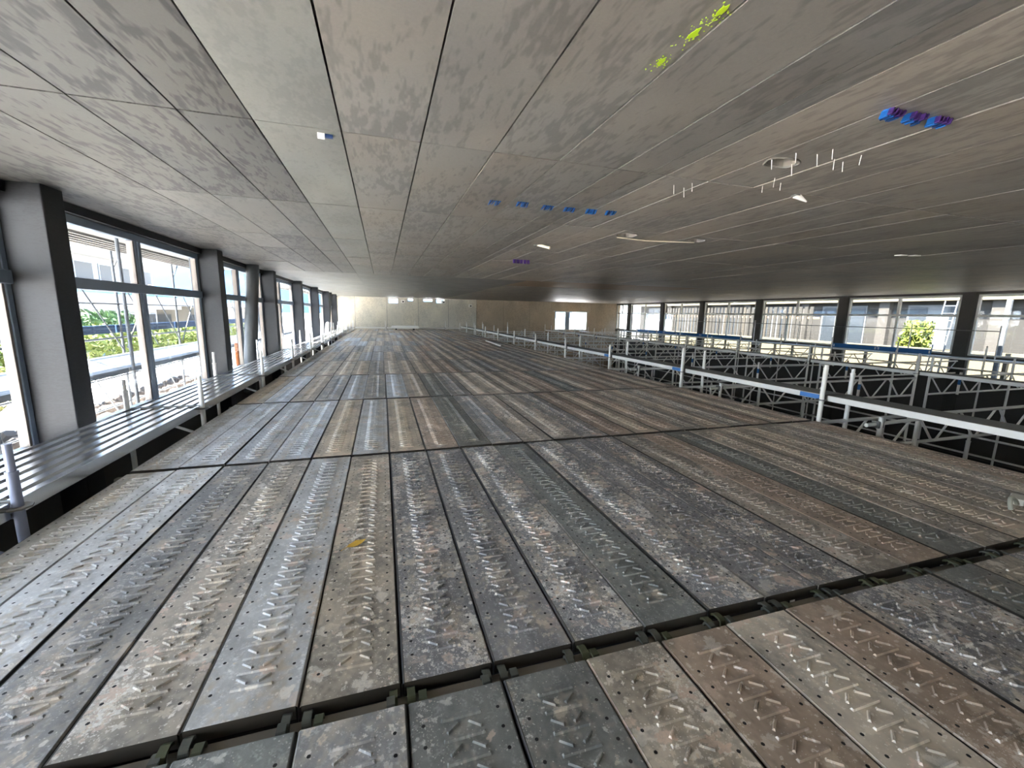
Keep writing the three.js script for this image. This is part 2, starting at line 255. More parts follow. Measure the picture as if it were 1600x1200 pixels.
// ---------------------------------------------------------------- setting: ceiling of board-marked concrete fields
const ceiling = struct('ceiling');
{
  mesh('slab', [box(-3.4, XR + 0.9, H + 0.07, H + 0.6, FAR - 0.3, ROOF)], M.backing, ceiling);
  const xs = [-3.3, -1.96, -1.49, -1.03, -0.676, -0.22, 0.237, 0.697, 1.155, 1.607, 1.87, 2.02, 2.4, 2.84, 3.36, 3.86, 4.32, 4.78, 5.24, 6.2, 7.2, 8.2];
  const zs = [ROOF, 2.9, 1.0, -0.9, -2.82, -4.68, -6.75, -8.15, -10.4, -12.6];
  const holes = [[2.56, -2.33, 0.11, 0.07], [3.02, -4.93, 0.14, 0.12], [4.06, -4.9, 0.15, 0.11]];
  function field(x0, x1, z0, z1, mat, name = 'panel', g = 0.0048) {
    const y = H + rr(-0.0022, 0.0022), s = new THREE.Shape([[x0 + g, -(z0 - g)], [x1 - g, -(z0 - g)], [x1 - g, -(z1 + g)], [x0 + g, -(z1 + g)]].map(([a, b]) => new THREE.Vector2(a, b)));
    for (const [hx, hz, a, b] of holes) if (hx - a > x0 && hx + a < x1 && hz + b < z0 && hz - b > z1) { const pth = new THREE.Path(); for (let q = 0; q < 22; q++) { const t = q / 22 * 6.283, k = 1 + 0.07 * Math.sin(3 * t) + 0.05 * Math.sin(7 * t + 1); q ? pth.lineTo(hx + a * k * Math.cos(t), -hz + b * k * Math.sin(t)) : pth.moveTo(hx + a * k * Math.cos(t), -hz + b * k * Math.sin(t)); } s.holes.push(pth); }
    const e = new THREE.ExtrudeGeometry(s, { depth: 0.062, bevelEnabled: false }); e.rotateX(-Math.PI / 2); e.translate(0, y, 0);
    const ge = geo(e), ou = rnd() * 3, ov = rnd() * 3, u = ge.attributes.uv; for (let i = 0; i < u.count; i++) u.setXY(i, u.getX(i) + ou, u.getY(i) + ov);
    mesh(name, ge, mat, ceiling);
  }
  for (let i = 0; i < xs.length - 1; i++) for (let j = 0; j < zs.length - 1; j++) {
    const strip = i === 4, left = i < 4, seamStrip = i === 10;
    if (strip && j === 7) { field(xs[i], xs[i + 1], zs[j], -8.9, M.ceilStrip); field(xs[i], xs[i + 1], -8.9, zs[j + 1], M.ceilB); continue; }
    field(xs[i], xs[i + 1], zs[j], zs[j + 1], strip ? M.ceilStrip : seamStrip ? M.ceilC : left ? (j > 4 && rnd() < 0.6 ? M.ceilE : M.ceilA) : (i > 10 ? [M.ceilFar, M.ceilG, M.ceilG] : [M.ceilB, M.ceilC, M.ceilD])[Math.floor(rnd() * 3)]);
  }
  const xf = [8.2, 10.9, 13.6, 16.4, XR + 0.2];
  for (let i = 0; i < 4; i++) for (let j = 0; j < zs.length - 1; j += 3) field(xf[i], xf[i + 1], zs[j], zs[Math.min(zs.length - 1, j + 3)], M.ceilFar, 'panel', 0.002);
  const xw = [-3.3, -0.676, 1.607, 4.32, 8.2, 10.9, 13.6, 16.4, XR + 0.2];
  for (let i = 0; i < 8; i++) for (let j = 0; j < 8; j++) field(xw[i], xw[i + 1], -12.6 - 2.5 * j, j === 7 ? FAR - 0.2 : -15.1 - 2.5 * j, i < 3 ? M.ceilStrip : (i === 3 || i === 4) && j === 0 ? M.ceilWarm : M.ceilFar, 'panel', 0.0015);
}

// ---------------------------------------------------------------- setting: left wall of columns and glazing
const colZ = [3.3, -0.78, -4.85, -8.92, -12.98, -17.05, -21.1, -25.15, -29.2];
{
  const w = struct('wall_left');
  mesh('parapet', [box(XL - 0.12, XL + 0.12, LOW, -0.13, FAR, BACK)], M.wallPlain, w);
  mesh('lintel', [box(XL - 0.16, XL + 0.1, 2.19, H + 0.05, FAR, ROOF)], M.column, w);
  mesh('sill', [rbox(XL - 0.1, XL + 0.17, -0.135, -0.1, FAR, BACK, 0.006)], std(0x2e5d97, 0.5), w);
  colZ.forEach((z) => { const c = struct('column'); mesh('shaft', [rbox(XL + 0.02, -2.81, LOW, H + 0.03, z - 0.27, z, 0.012)], M.column, c); });
  for (let i = 0; i < colZ.length; i++) {
    const z0 = colZ[i] - 0.02 - 0.25, z1 = i + 1 < colZ.length ? colZ[i + 1] - 0.02 : FAR + 0.02; if (z0 - z1 < 0.4) continue;
    const g = struct('window_' + (i + 1)), t = 0.075, zm = (z0 + z1) / 2 + 0.03, xa = XL - 0.06, xb = XL + 0.03;
    mesh('top_rail', [rbox(xa, xb, 2.1, 2.19, z1, z0, 0.008)], M.frame, g); mesh('bottom_rail', [rbox(xa, xb, -0.11, -0.03, z1, z0, 0.008)], M.frame, g);
    mesh('transom', [rbox(xa, xb + 0.02, 1.425, 1.545, z1, z0, 0.012)], M.frame, g);
    for (const z of [z0 - t / 2, z1 + t / 2]) mesh('jamb', [rbox(xa, xb, -0.05, 2.12, z - t / 2, z + t / 2, 0.01)], z === z0 - t / 2 ? M.frame : M.frame, g);
    for (const [za, zb] of [[zm + 0.012, zm + 0.075], [zm - 0.075, zm - 0.012]]) mesh('mullion', [rbox(xa, xb, -0.05, 2.12, za, zb, 0.01)], M.frame, g);
    for (const [za, zb] of [[z0 - t, zm + 0.075], [zm - 0.075, z1 + t]]) for (const [ya, yb] of [[-0.03, 1.43], [1.54, 2.1]]) {
      mesh('pane', [box(XL - 0.018, XL - 0.012, ya, yb, za, zb)], M.glass, g);
      mesh('bead', [rbox(xa + 0.005, xb - 0.01, ya, yb, zb, zb + 0.028, 0.004)], M.frameWarm, g);
    }
  }
  const rc = struct('column_round'); mesh('shaft', [tube([-2.93, -0.6, -10.51], [-2.93, H + 0.05, -11.56], 0.135, 32)], M.columnRound, rc);
  const rc2 = struct('column_round'); mesh('shaft', [tube([-2.93, -0.6, -24.2], [-2.93, H + 0.05, -26.8], 0.135, 32)], M.columnRound, rc2);
}

// ---------------------------------------------------------------- setting: right wall, end wall, rear wall
const colR = [3.5, -0.8, -5.05, -9.3, -13.45, -17.8, -22.05, -26.0, -30.3];
{
  const w = struct('wall_right');
  mesh('beam', [box(XR - 0.1, XR + 0.25, -0.02, 0.12, FAR, BACK)], M.wallPlain, w); mesh('lower_beam', [box(XR - 0.1, XR + 0.25, LOW, -0.72, FAR, BACK)], M.wallPlain, w);
  mesh('lintel', [box(XR - 0.08, XR + 0.2, 2.2, H + 0.05, FAR, ROOF)], M.backing, w);
  for (const z of colR) { const c = struct('column'); mesh('shaft', [rbox(XR - 0.12, XR + 0.2, LOW, H + 0.03, z - 0.24, z + 0.14, 0.012)], std(0x5c5852, 0.7, 0, { map: tex3 }), c); }
  for (let i = 0; i < colR.length; i++) {
    const z0 = colR[i] - 0.26, z1 = i + 1 < colR.length ? colR[i + 1] + 0.16 : FAR + 0.02, g = struct('window_' + (20 + i)), t = 0.07, zm = (z0 + z1) / 2, xa = XR - 0.05, xb = XR + 0.03;
    mesh('top_rail', [rbox(xa, xb, 2.12, 2.21, z1, z0, 0.008)], M.frameLight, g); mesh('bottom_rail', [rbox(xa, xb, 0.11, 0.18, z1, z0, 0.008)], M.frameLight, g); mesh('transom', [rbox(xa, xb, 1.44, 1.52, z1, z0, 0.008)], M.frameLight, g);
    for (const z of [z0 - t / 2, z1 + t / 2]) mesh('jamb', [rbox(xa, xb, 0.15, 2.15, z - t / 2, z + t / 2, 0.008)], M.frameLight, g);
    mesh('mullion', [rbox(xa, xb, 1.5, 2.15, zm - 0.05, zm + 0.05, 0.008)], M.frameLight, g);
    const zl = i % 2 ? zm : zm - 0.45; mesh('mullion', [rbox(xa, xb, 0.15, 1.46, zl - 0.04, zl + 0.04, 0.008)], M.frameLight, g);
    for (const [za, zb, ya, yb] of [[z0 - t, zm + 0.05, 1.52, 2.12], [zm - 0.05, z1 + t, 1.52, 2.12], [z0 - t, zl + 0.04, 0.18, 1.44], [zl - 0.04, z1 + t, 0.18, 1.44]]) mesh('pane', [box(XR, XR + 0.006, ya, yb, za, zb)], M.glass, g);
    const lg = struct('window_' + (40 + i)); for (let q = 0; q <= 4; q++) { const z = z0 + (z1 - z0) * q / 4; mesh('mullion', [rbox(xa, xb, -0.72, -0.02, z - 0.05, z + 0.05, 0.008)], M.aluDull, lg); if (q < 4) mesh('pane', [box(XR, XR + 0.006, -0.72, -0.02, z + (z1 - z0) / 4 + 0.05, z - 0.05)], M.glass, lg); }
  }
}
{
  const w = struct('wall_end');
  const opens = [[0.43, 1.1, 1.86, 2.2], [1.8, 2.18, 2.06, 2.22], [2.93, 3.6, 2.04, 2.22], [3.9, 4.5, 1.95, 2.22], [1.34, 1.52, 1.95, 2.08], [6.36, 6.64, 1.72, 1.9], [13.6, 16.6, 0.02, 1.5]];
  const xs = [XL - 0.3, -1.9, 0.3, 2.55, 4.8, 7.0, 9.2, 11.4, 13.3, 16.9, XR + 0.3];
  for (let i = 0; i < xs.length - 1; i++) {
    if (i) mesh('joint_strip', [box(xs[i] - 0.03, xs[i] + 0.03, LOW, H, FAR - 0.2, FAR - 0.02)], M.backing, w);
    const g = 0.008, s = new THREE.Shape([[xs[i] + g, LOW], [xs[i + 1] - g, LOW], [xs[i + 1] - g, H + 0.05], [xs[i] + g, H + 0.05]].map((a) => new THREE.Vector2(...a)));
    for (const [a, b, c, d] of opens) if (a > xs[i] && b < xs[i + 1]) { const p = new THREE.Path([[a, c], [b, c], [b, d], [a, d]].map((q) => new THREE.Vector2(...q))); s.holes.push(p); }
    const e = new THREE.ExtrudeGeometry(s, { depth: 0.25, bevelEnabled: false }); e.translate(0, 0, FAR - 0.25 + rr(-0.004, 0.004)); mesh('panel', [e], i < 5 ? M.wallEnd : M.wallEndB, w);
  }
  const W = struct('window_19'); for (const [a, b] of [[13.6, 13.68], [14.55, 14.95], [16.52, 16.6]]) mesh('jamb', [rbox(a, b, 0.02, 1.5, FAR - 0.12, FAR + 0.02, 0.008)], b - a > 0.2 ? M.frame : M.frameLight, W);
  mesh('top_rail', [rbox(13.5, 16.7, 1.48, 1.56, FAR - 0.1, FAR + 0.03, 0.008)], M.frameLight, W); mesh('bottom_rail', [rbox(13.5, 16.7, -0.02, 0.05, FAR - 0.1, FAR + 0.03, 0.008)], M.frameLight, W);
  mesh('pane', [box(13.68, 14.55, 0.05, 1.48, FAR - 0.06, FAR - 0.054)], M.glass, W); mesh('pane', [box(14.95, 16.52, 0.05, 1.48, FAR - 0.06, FAR - 0.054)], M.glass, W);
  const b = struct('wall_rear'); mesh('slab', [box(XL - 0.3, XR + 0.3, LOW, H + 0.05, BACK, BACK + 0.25)], M.wallEnd, b);
  for (const [nm, x0, x1] of [['wall_lower_left', XL - 0.3, XL - 0.12]]) { const q = struct(nm); mesh('slab', [box(x0, x1, LOW, -0.2, FAR, BACK)], M.wallPlain, q); }
}

// ---------------------------------------------------------------- scaffold standards, walkways, girders
// a standard: tube, slimmer spigot on top, rosette at walkway height, all parts of one thing
function standard(x, z, base, shoulder, top, rosetteY, label, mat = M.galv, bracket = 0, r = 0.0245) {
  const t = thing('scaffold_standard', label, 'scaffold post', [x, base, z]);
  mesh('tube', [tube([0, 0, 0], [0, shoulder - base, 0], r, 14), tube([0, shoulder - base - 0.012, 0], [0, shoulder - base + 0.004, 0], r * 1.12, 14)], mat, t);
  if (top > shoulder + 0.01) mesh('spigot', [tube([0, shoulder - base - 0.02, 0], [0, top - base, 0], r * 0.78, 14)], mat, t);
  for (const ry of [].concat(rosetteY)) mesh('rosette', [tube([0, ry - base - 0.005, 0], [0, ry - base + 0.005, 0], 0.062, 8)], M.galvDark, t);
  if (bracket) mesh('bracket', [tube([0, rosetteY - base - 0.05, 0], [bracket, rosetteY - base - 0.05, 0], 0.018, 8), tube([0.01 * Math.sign(bracket), rosetteY - base - 0.32, 0], [bracket * 0.9, rosetteY - base - 0.06, 0], 0.016, 8), rbox(Math.min(0, bracket), Math.max(0, bracket), rosetteY - base - 0.03, rosetteY - base + 0.01, -0.02, 0.02, 0.005)], mat, t);
  return t;
}
// a walkway board of ribbed aluminium: extruded cross-section with end caps
function ribGeo(width, len, ribs, depth, rib) {
  const s = new THREE.Shape(), n = ribs; s.moveTo(-width / 2, -depth); s.lineTo(-width / 2, 0);
  for (let i = 0; i < n; i++) { const a = -width / 2 + width * (i + 0.12) / n, b = -width / 2 + width * (i + 0.32) / n, c = -width / 2 + width * (i + 0.68) / n, d = -width / 2 + width * (i + 0.88) / n; s.lineTo(a, 0); s.lineTo(b, -rib); s.lineTo(c, -rib); s.lineTo(d, 0); }
  s.lineTo(width / 2, 0); s.lineTo(width / 2, -depth); s.lineTo(width / 2 - 0.02, -depth); s.lineTo(width / 2 - 0.02, -depth + 0.012); s.lineTo(-width / 2 + 0.02, -depth + 0.012); s.lineTo(-width / 2 + 0.02, -depth);
  const e = new THREE.ExtrudeGeometry(s, { depth: len, bevelEnabled: false }); e.translate(0, 0, -len / 2); return geo(e);
}
function board(x, y, z, width, len, ribs, depth, label, mat, edgeMat, side, rib = 0.006) {
  const t = thing('walkway_board', label, 'scaffold board', [x, y, z]);
  mesh('deck', ribGeo(width, len, ribs, depth, rib), mat, t);
  for (const s of [-1, 1]) mesh('end_cap', [rbox(-width / 2, width / 2, -depth, 0.003, s * (len / 2 + 0.006) - 0.012, s * (len / 2 + 0.006) + 0.012, 0.003)], M.galvDark, t);
  if (side) mesh('edge_rail', [rbox(side * width / 2 - 0.008, side * width / 2 + 0.008, -depth, 0.004, -len / 2, len / 2, 0.003)], edgeMat, t);
  return t;
}
const leftZ = []; for (let i = 0; i < 13; i++) leftZ.push(-0.36 - 2.52 * i);
{
  const tops = [0.5, 0.5, 0.5, 0.56, 0.6, 0.62];
  leftZ.forEach((z, i) => {
    if (i) standard(-2.0, z, -1.6, 0.34, tops[i] ?? 0.6, 0.135, `${ORD[i - 1]} grey tube post standing between the steel deck and the left aluminium walkway`, i < 2 ? std(0x9aa0b4, 0.5, 0.25) : M.galv, -0.62);
    if (i > 1) standard(-2.69, z, -1.6, 0.36, (tops[i] ?? 0.6) - 0.02, 0.1, `${ORD[i - 2]} slim tube post on the window side of the left aluminium walkway`, M.galv, 0);
    if (i < 12) board(-2.345, 0.165, z - 1.26, 0.64, 2.46, 6, 0.085, `${ORD[i]} ribbed silver aluminium walkway board below the left window wall`, M.alu, M.alu, 1, 0.012);
  });
}
const gridZ = []; for (let i = 0; i < 12; i++) gridZ.push(-1.15 - 2.58 * i);
{
  gridZ.forEach((z, i) => {
    standard(5.2, z, LOW, i < 3 ? 0.66 : 0.5, i < 3 ? 0.7 : 0.56, 0.26, `${ORD[i]} pale tube post rising from the right edge of the steel deck`, M.galvLight, 0, 0.027);
    standard(5.68, z, LOW, 0.58, 0.64, 0.26, `${ORD[i]} pale tube post behind the first walkway right of the deck`, i % 2 ? M.galv : M.galvLight, 0, 0.026);
    if (i < 11) board(5.44, 0.315, z - 1.29, 0.38, 2.5, 9, 0.065, `${ORD[i]} dull grey walkway board just right of the steel deck`, M.aluDull, M.aluEdge, -1, 0.004);
    standard(11.68, z, LOW, 0.46, 0.53, 0.07, `${ORD[i]} pale tube post on the near side of the second walkway`, M.galvLight, 0, 0.026);
    standard(12.2, z - 0.02, LOW, 0.4, 0.46, 0.07, `${ORD[i]} pale tube post on the far side of the second walkway`, M.galv, 0, 0.025);
    if (i < 11) board(11.94, 0.11, z - 1.29, 0.44, 2.5, 8, 0.07, `${ORD[i]} narrow pale walkway board across the open scaffold bays`, M.aluDull, M.galvLight, -1, 0.004);
    standard(8.3, z + 0.02, LOW, -0.5, -0.42, -0.9, `${ORD[i]} steel leg below the girders between both right walkways`, M.galv, 0, 0.025);
    standard(15.3, z + 0.02, LOW, 0.3, 0.36, -0.02, `${ORD[i]} tube post in the middle of the farthest scaffold bays`, M.galv, 0, 0.025);
  });
  // lattice girders: two chords, zigzag braces, a few uprights
  function girder(x0, x1, z, label, n0) {
    const t = thing('lattice_girder', label, 'girder', [x0, -0.035, z]), L = x1 - x0, n = Math.round(L / 0.96), p = L / n;
    mesh('top_chord', [tube([0, 0, 0], [L, 0, 0], 0.0235, 10)], M.galv, t); mesh('bottom_chord', [tube([0, -0.4, 0], [L, -0.4, 0], 0.0235, 10)], M.galv, t);
    for (let i = 0; i < n; i++) {
      mesh('brace', [tube([i * p + 0.05, -0.01, 0], [i * p + p / 2 - 0.05, -0.39, 0], 0.0155, 8)], M.galv, t); mesh('brace', [tube([i * p + p / 2 + 0.05, -0.39, 0], [i * p + p - 0.05, -0.01, 0], 0.0155, 8)], M.galvLight, t);
    }
    for (let i = n0; i < n; i += 3) { const u = mesh('upright', [tube([i * p, -0.44, 0.03], [i * p, 0.1, 0.03], 0.026, 10)], M.galvLight, t); if (i % 2) mesh('tape_band', [tube([i * p, -0.2, 0.03], [i * p, -0.08, 0.03], 0.0275, 10)], M.blue, u); }
    return t;
  }
  gridZ.forEach((z, i) => { girder(5.2, 11.68, z, `${ORD[i]} zigzag lattice girder spanning from the steel deck to the second walkway`, 2); girder(12.2, 18.4, z, `${ORD[i]} zigzag lattice girder spanning from the second walkway to the right windows`, 1); });
  // ledger tubes along the bays, one run each, and lower guard lines
  const ledger = (a, b, r, label, mat = M.galv) => { const g = mesh('ledger_tube', [tube(a, b, r, 8)], mat); tag(g, label, 'scaffold tube'); };
  ledger([8.3, -0.9, 0], [8.3, -0.9, -31], 0.022, 'long horizontal tube tying the steel legs between both right walkways');
  ledger([5.68, -1.0, 0], [5.68, -1.0, -31], 0.022, 'long low horizontal tube below the first right walkway');
  ledger([11.68, -1.1, 0], [11.68, -1.1, -31], 0.022, 'long low horizontal tube below the second walkway');
  ledger([15.3, -0.02, 0], [15.3, -0.02, -31], 0.022, 'long horizontal tube through the middle of the farthest scaffold bays');
  ledger([12.2, -1.6, 0], [12.2, -1.6, -31], 0.022, 'lowest long horizontal tube in the dark below the second walkway');
  gridZ.forEach((z, i) => { if (i < 8) { const g = mesh('diagonal_tube', [tube([5.74, -0.6, z], [5.74, -2.6, z - 2.56], 0.02, 8)], M.galvDark); tag(g, `${ORD[i]} thin diagonal tube in the dark below the first right walkway`, 'scaffold tube'); const q = mesh('ledger_tube', [tube([5.2, -1.55, z], [12.2, -1.55, z], 0.022, 8)], M.galvDark); tag(q, `${ORD[i]} low cross tube in the dark under the girders right of the deck`, 'scaffold tube'); } });
  // short tube coupled to the girder below the walkway
  [1, 2, 3].forEach((i) => { const t = thing('coupled_tube', `${ORD[i - 1]} short scaffold tube clamped beside the girder under the first right walkway`, 'scaffold tube', [5.62, -0.02, gridZ[i] + 0.28]); mesh('tube', [tube([0, 0, 0], [1.1, 0.01, -0.04], 0.024, 12)], M.galvLight, t); mesh('clamp', [rbox(0.16, 0.25, -0.045, 0.045, -0.045, 0.045, 0.012)], M.galvDark, t); mesh('drop_tube', [tube([0.2, -0.45, 0.03], [0.2, 0.1, 0.03], 0.026, 10)], M.galvLight, t); });
  [1, 2, 3].forEach((i) => { const c = mesh('blue_sleeve', [rbox(5.235, 5.251, 0.255, 0.312, gridZ[i] - 0.32, gridZ[i] - 0.06, 0.004)], std(0x3f78b8, 0.5)); tag(c, `${ORD[i - 1]} blue marking sleeve at the end of the board just right of the deck`, 'marking'); });
}
// third walkway by the right windows with its toe boards
{
  for (let i = 0; i < 12; i++) {
    const z = -3.4 - 2.42 * i; if (z < FAR + 1) continue;
    standard(18.42, z, LOW, 0.42, 0.52, 0.06, `${ORD[i]} slim tube post on the walkway along the right window wall`, M.galvLight, 0, 0.025);
    if (i < 11) board(18.72, 0.075, z - 1.21, 0.52, 2.36, 8, 0.06, `${ORD[i]} grey walkway board along the foot of the right window wall`, M.aluDull, M.galv, -1, 0.004);
  }
  [[-9.95, -11.7], [-11.72, -13.45], [-18.4, -21.6], [-21.62, -25.2], [-25.22, -28.6]].forEach(([a, b], i) => { const t = thing('toe_board', `${ORD[i]} blue toe board on the walkway along the right window wall`, 'toe board', [19.02, 0.08, (a + b) / 2]); const L = a - b; mesh('board', [rbox(-0.012, 0.012, 0, 0.17, -L / 2, L / 2, 0.004)], M.blue, t); for (const s of [-1, 1]) mesh('end_fitting', [rbox(-0.016, 0.016, 0.03, 0.13, s * (L / 2 - 0.05) - 0.02, s * (L / 2 - 0.05) + 0.02, 0.003)], M.galv, t); });
  [-8.3, -10.7, -15.2, -17.7, -20.2, -22.7].forEach((z, i) => { const t = thing('guard_post', `${ORD[i]} thin guard post in front of the right window panes`, 'guard post', [19.08, 0.0, z]); mesh('tube', [tube([0, 0, 0], [0, 1.16, 0], 0.018, 8)], M.galv, t); mesh('foot', [tube([0, 0, 0], [0, 0.03, 0], 0.045, 8)], M.galvDark, t); });
  const g1 = mesh('guard_rail', [tube([19.08, 0.98, -8.3], [19.08, 0.98, -15.2], 0.014, 8)], M.galvDark); tag(g1, 'dark guard rail before the brightest right window', 'rail');
  const g2 = mesh('guard_rail', [tube([19.08, 1.0, -15.2], [19.08, 1.0, -24.5], 0.014, 8)], M.galvDark); tag(g2, 'dark guard rail before the farther right windows', 'rail');
}
// walkway across the end wall
{
  for (let i = 0; i < 4; i++) { const x = -1.9 + 2.1 * i; const t = board(0, 0, 0, 0.5, 2.06, 6, 0.09, `pale walkway board below the end wall, ${['by the left corner', 'left of the stacked white sheets', 'right of the stacked white sheets', 'farthest from the left windows'][i]}`, M.aluEdge, M.white, -1, 0.004); t.rotation.y = Math.PI / 2; t.position.set(x + 1.05, 0.15, -31.4); }
  [-1.98, 0.15, 2.2, 4.42, 7.2, 9.2].forEach((x, i) => standard(x, -31.12, LOW, 0.5, 0.62, 0.1, `${ORD[i].replace('nearest', 'first')} small pale post below the end wall counted from the left corner`, M.galvLight, 0, 0.025));
}

// ---------------------------------------------------------------- loose things on the deck
{
  const t = thing('white_sheet_stack', 'stack of white sheets lying on the far end of the deck', 'boards', [1.45, 0.02, -30.3]);
  for (let i = 0; i < 3; i++) mesh('sheet', [rbox(-0.95 + 0.03 * i, 0.95 - 0.02 * i, 0.09 + 0.065 * i, 0.15 + 0.065 * i, -0.35, 0.35, 0.01)], M.board, t);
  for (const s of [-1, 1]) mesh('bearer', [box(s * 0.6 - 0.05, s * 0.6 + 0.05, -0.02, 0.09, -0.33, 0.33)], M.dark, t);
  const p = mesh('loose_tube', [tube([4.42, 0.03, -18.4], [4.3, 0.03, -15.6], 0.028, 12), tube([4.3, 0.03, -15.6], [4.298, 0.03, -15.55], 0.034, 12)], M.galvLight); tag(p, 'single white tube lying loose on the far right of the deck', 'tube');
  // hooked grey piece at the right
  const hk = thing('hooked_bar', 'curved pale grey hook lying on a dark plank at the right edge', 'hook', [4.09, 0.0, -1.55], 0.35);
  const c = new THREE.CatmullRomCurve3([[-0.12, 0.012, 0.0], [-0.1, 0.055, -0.01], [-0.04, 0.075, -0.01], [0.02, 0.045, 0.01], [0.05, 0.014, 0.02]].map(V)); mesh('hook', [new THREE.TubeGeometry(c, 20, 0.012, 10)], std(0xa8a594, 0.6), hk); mesh('block', [rbox(0.05, 0.19, 0.002, 0.05, -0.02, 0.05, 0.01)], std(0xd6d3c6, 0.6), hk);
  const lf = thing('dry_leaf', 'small dry yellow leaf lying on a splashed steel plank', 'leaf', [-0.2, 0.006, -2.21], 0.5);
  const ls = new THREE.Shape(); ls.moveTo(-0.05, 0); ls.bezierCurveTo(-0.03, 0.03, 0.0, 0.02, 0.012, 0.028); ls.bezierCurveTo(0.03, 0.02, 0.04, 0.016, 0.06, 0.002); ls.bezierCurveTo(0.03, -0.012, 0.0, -0.022, -0.05, 0);
  const lg = new THREE.ExtrudeGeometry(ls, { depth: 0.0012, bevelEnabled: false, curveSegments: 8 }); lg.rotateX(-Math.PI / 2); { const q = lg.attributes.position; for (let i = 0; i < q.count; i++) q.setY(i, q.getY(i) + 3.5 * q.getX(i) ** 2 + 14 * q.getZ(i) ** 2); } lg.computeVertexNormals(); mesh('blade', [lg], M.skin, lf); mesh('stalk', [tube([-0.05, 0.009, 0], [-0.085, 0.004, 0.006], 0.0014, 5)], M.skin, lf);
}

